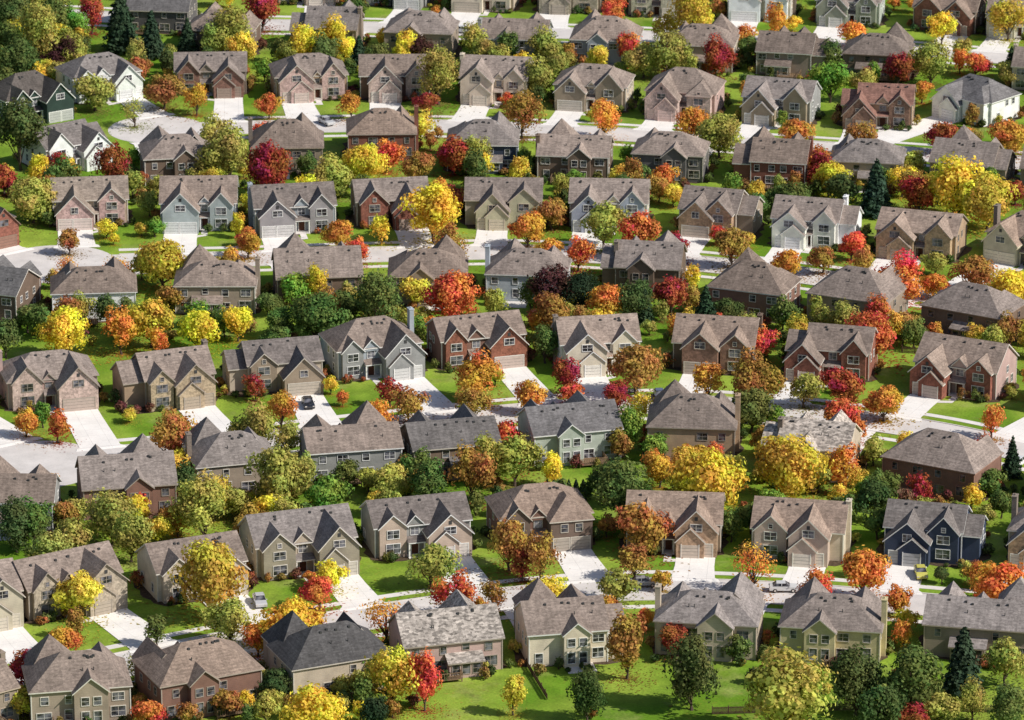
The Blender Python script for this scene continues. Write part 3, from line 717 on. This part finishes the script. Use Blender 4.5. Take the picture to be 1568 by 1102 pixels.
for c,phi,W,D,pr,gc,sd2,L2W,fc in FOOT:
    for k in range(5):
        x=-sd2*trnd.uniform(.12,.5)*W; shrub(L2W(x,-D/2-trnd.uniform(1.9,2.8)),trnd.uniform(.6,1.3))
    for k in range(5): shrub(L2W(trnd.uniform(-.5,.5)*W,D/2+trnd.uniform(1.2,3.5)),trnd.uniform(.7,1.5))
    for k in range(4): shrub(L2W(trnd.choice([-1,1])*(W/2+1.1),trnd.uniform(-.6,.5)*D),trnd.uniform(.8,1.6))
for yr,n in (((735,800),80),((495,530),80),((285,315),80),((90,115),60),((1040,1100),16)):
    for k in range(n):
        p=G(trnd.uniform(0,1568),trnd.uniform(*yr))
        if clear(p,.8): shrub(p,trnd.uniform(.9,2.1))
for k in range(7):
    p=G(838+k*11,752); addobj('arborvitae_shrub',CON[k%4],p,k,None,jit(TC['D']),(.28,.28,.26))
# ---------------------------------------------------------------- fences
def fence(pts,h=1.3,gap=.19):
    mb=MB()
    for a,b in zip(pts,pts[1:]):
        d=b-a; L=d.length; t=d/L; n_=Vector((-t.y,t.x,0))
        def slab(s0,s1,z0,z1,o0,o1):
            q=[a+t*s0+n_*o0,a+t*s1+n_*o0,a+t*s1+n_*o1,a+t*s0+n_*o1]; b0=len(mb.v)
            for z in (z0,z1): mb.v+=[(p.x,p.y,z) for p in q]
            for f in ((0,3,2,1),(4,5,6,7),(0,1,5,4),(1,2,6,5),(2,3,7,6),(3,0,4,7)): mb.f.append(tuple(b0+i for i in f)); mb.m.append(0)
        s=0
        while s<L: slab(s,min(L,s+.13),.06,h,0,.03); s+=gap
        s=0
        while s<L: slab(s,s+.12,0,h+.12,.075,.19); s+=2.4
        for z in (.3,h-.25): slab(0,L,z,z+.1,.032,.072)
    addobj("wooden_fence",mb.mesh("wooden_fence",[MFN]))
fence([G(805,1018),G(838,1072)],1.0)
fence([G(1090,1094),G(1300,1088),G(1600,1092)],1.2)
fence([G(1330,690),G(1322,745),G(1345,770)],1.2)
fence([G(1385,500),G(1380,540),G(1500,548)],1.2)
fence([G(620,505),G(830,500)],1.2)
# ---------------------------------------------------------------- cars
def car(p,ang,col):
    B=MB(); hw=.9
    prof=[(-2.25,.35),(-2.3,.75),(-2.2,.98),(-1.6,1.03),(.85,1.0),(2.05,.86),(2.25,.7),(2.25,.35)]
    for s in (-1,1): B.face([(x,s*(hw-(.06 if z>.9 else 0)),z) for x,z in prof],0)
    for (a,b) in zip(prof,prof[1:]+prof[:1]):
        wa=hw-(.06 if a[1]>.9 else 0); wb=hw-(.06 if b[1]>.9 else 0)
        B.face([(a[0],-wa,a[1]),(a[0],wa,a[1]),(b[0],wb,b[1]),(b[0],-wb,b[1])],0)
    bt=[(-1.75,1.02),(.95,1.0)]; tp=[(-1.2,1.47),(.25,1.47)]; wb,wt=.82,.66
    q=[(bt[0][0],-wb,bt[0][1]),(bt[1][0],-wb,bt[1][1]),(bt[1][0],wb,bt[1][1]),(bt[0][0],wb,bt[0][1])]
    t=[(tp[0][0],-wt,1.47),(tp[1][0],-wt,1.47),(tp[1][0],wt,1.47),(tp[0][0],wt,1.47)]
    for i in range(4): B.face([q[i],q[(i+1)%4],t[(i+1)%4],t[i]],1)
    B.face(t,0); B.box(-1.15,.2,-.62,.62,1.472,1.5,0)
    for s in (-1,1): B.box(-.42,-.32,s*.70,s*.80,1.0,1.46,0); B.box(.75,.95,s*.9,s*1.05,.95,1.08,0)
    for x in (-1.4,1.4):
        for s in (-1,1): B.tube((x,s*.7,.33),(x,s*.93,.33),.33,.33,14,2); B.tube((x,s*.93,.33),(x,s*.945,.33),.19,.17,10,3)
    for s in (-1,1): B.box(2.2,2.28,s*.5,s*.85,.6,.76,3); B.box(-2.33,-2.26,s*.5,s*.85,.72,.88,4)
    addobj("parked_car",B.mesh("parked_car",[MCP,MG,MTY,MLT,MD]),p,ang,None,col)
A=math.radians
for x,y,a,c in ((472,622,-80,(.01,.012,.02)),(1410,882,-88,(.6,.55,.12)),(45,440,10,(.75,.75,.76)),(876,600,-85,(.45,.03,.03)),(985,897,3,(.3,.31,.33)),
    (710,50,-20,(.8,.8,.8)),(1010,610,-85,(.1,.12,.2)),(398,925,-80,(.5,.5,.52)),(500,190,-60,(.5,.5,.5)),(1330,434,-8,(.6,.6,.6)),(1560,712,60,(.7,.7,.7)),(590,660,8,(.12,.03,.03)),(1200,905,0,(.6,.6,.6))):
    p=G(x,y); p.z=.08; car(p,A(a),c)
print("objects",len(bpy.data.objects))
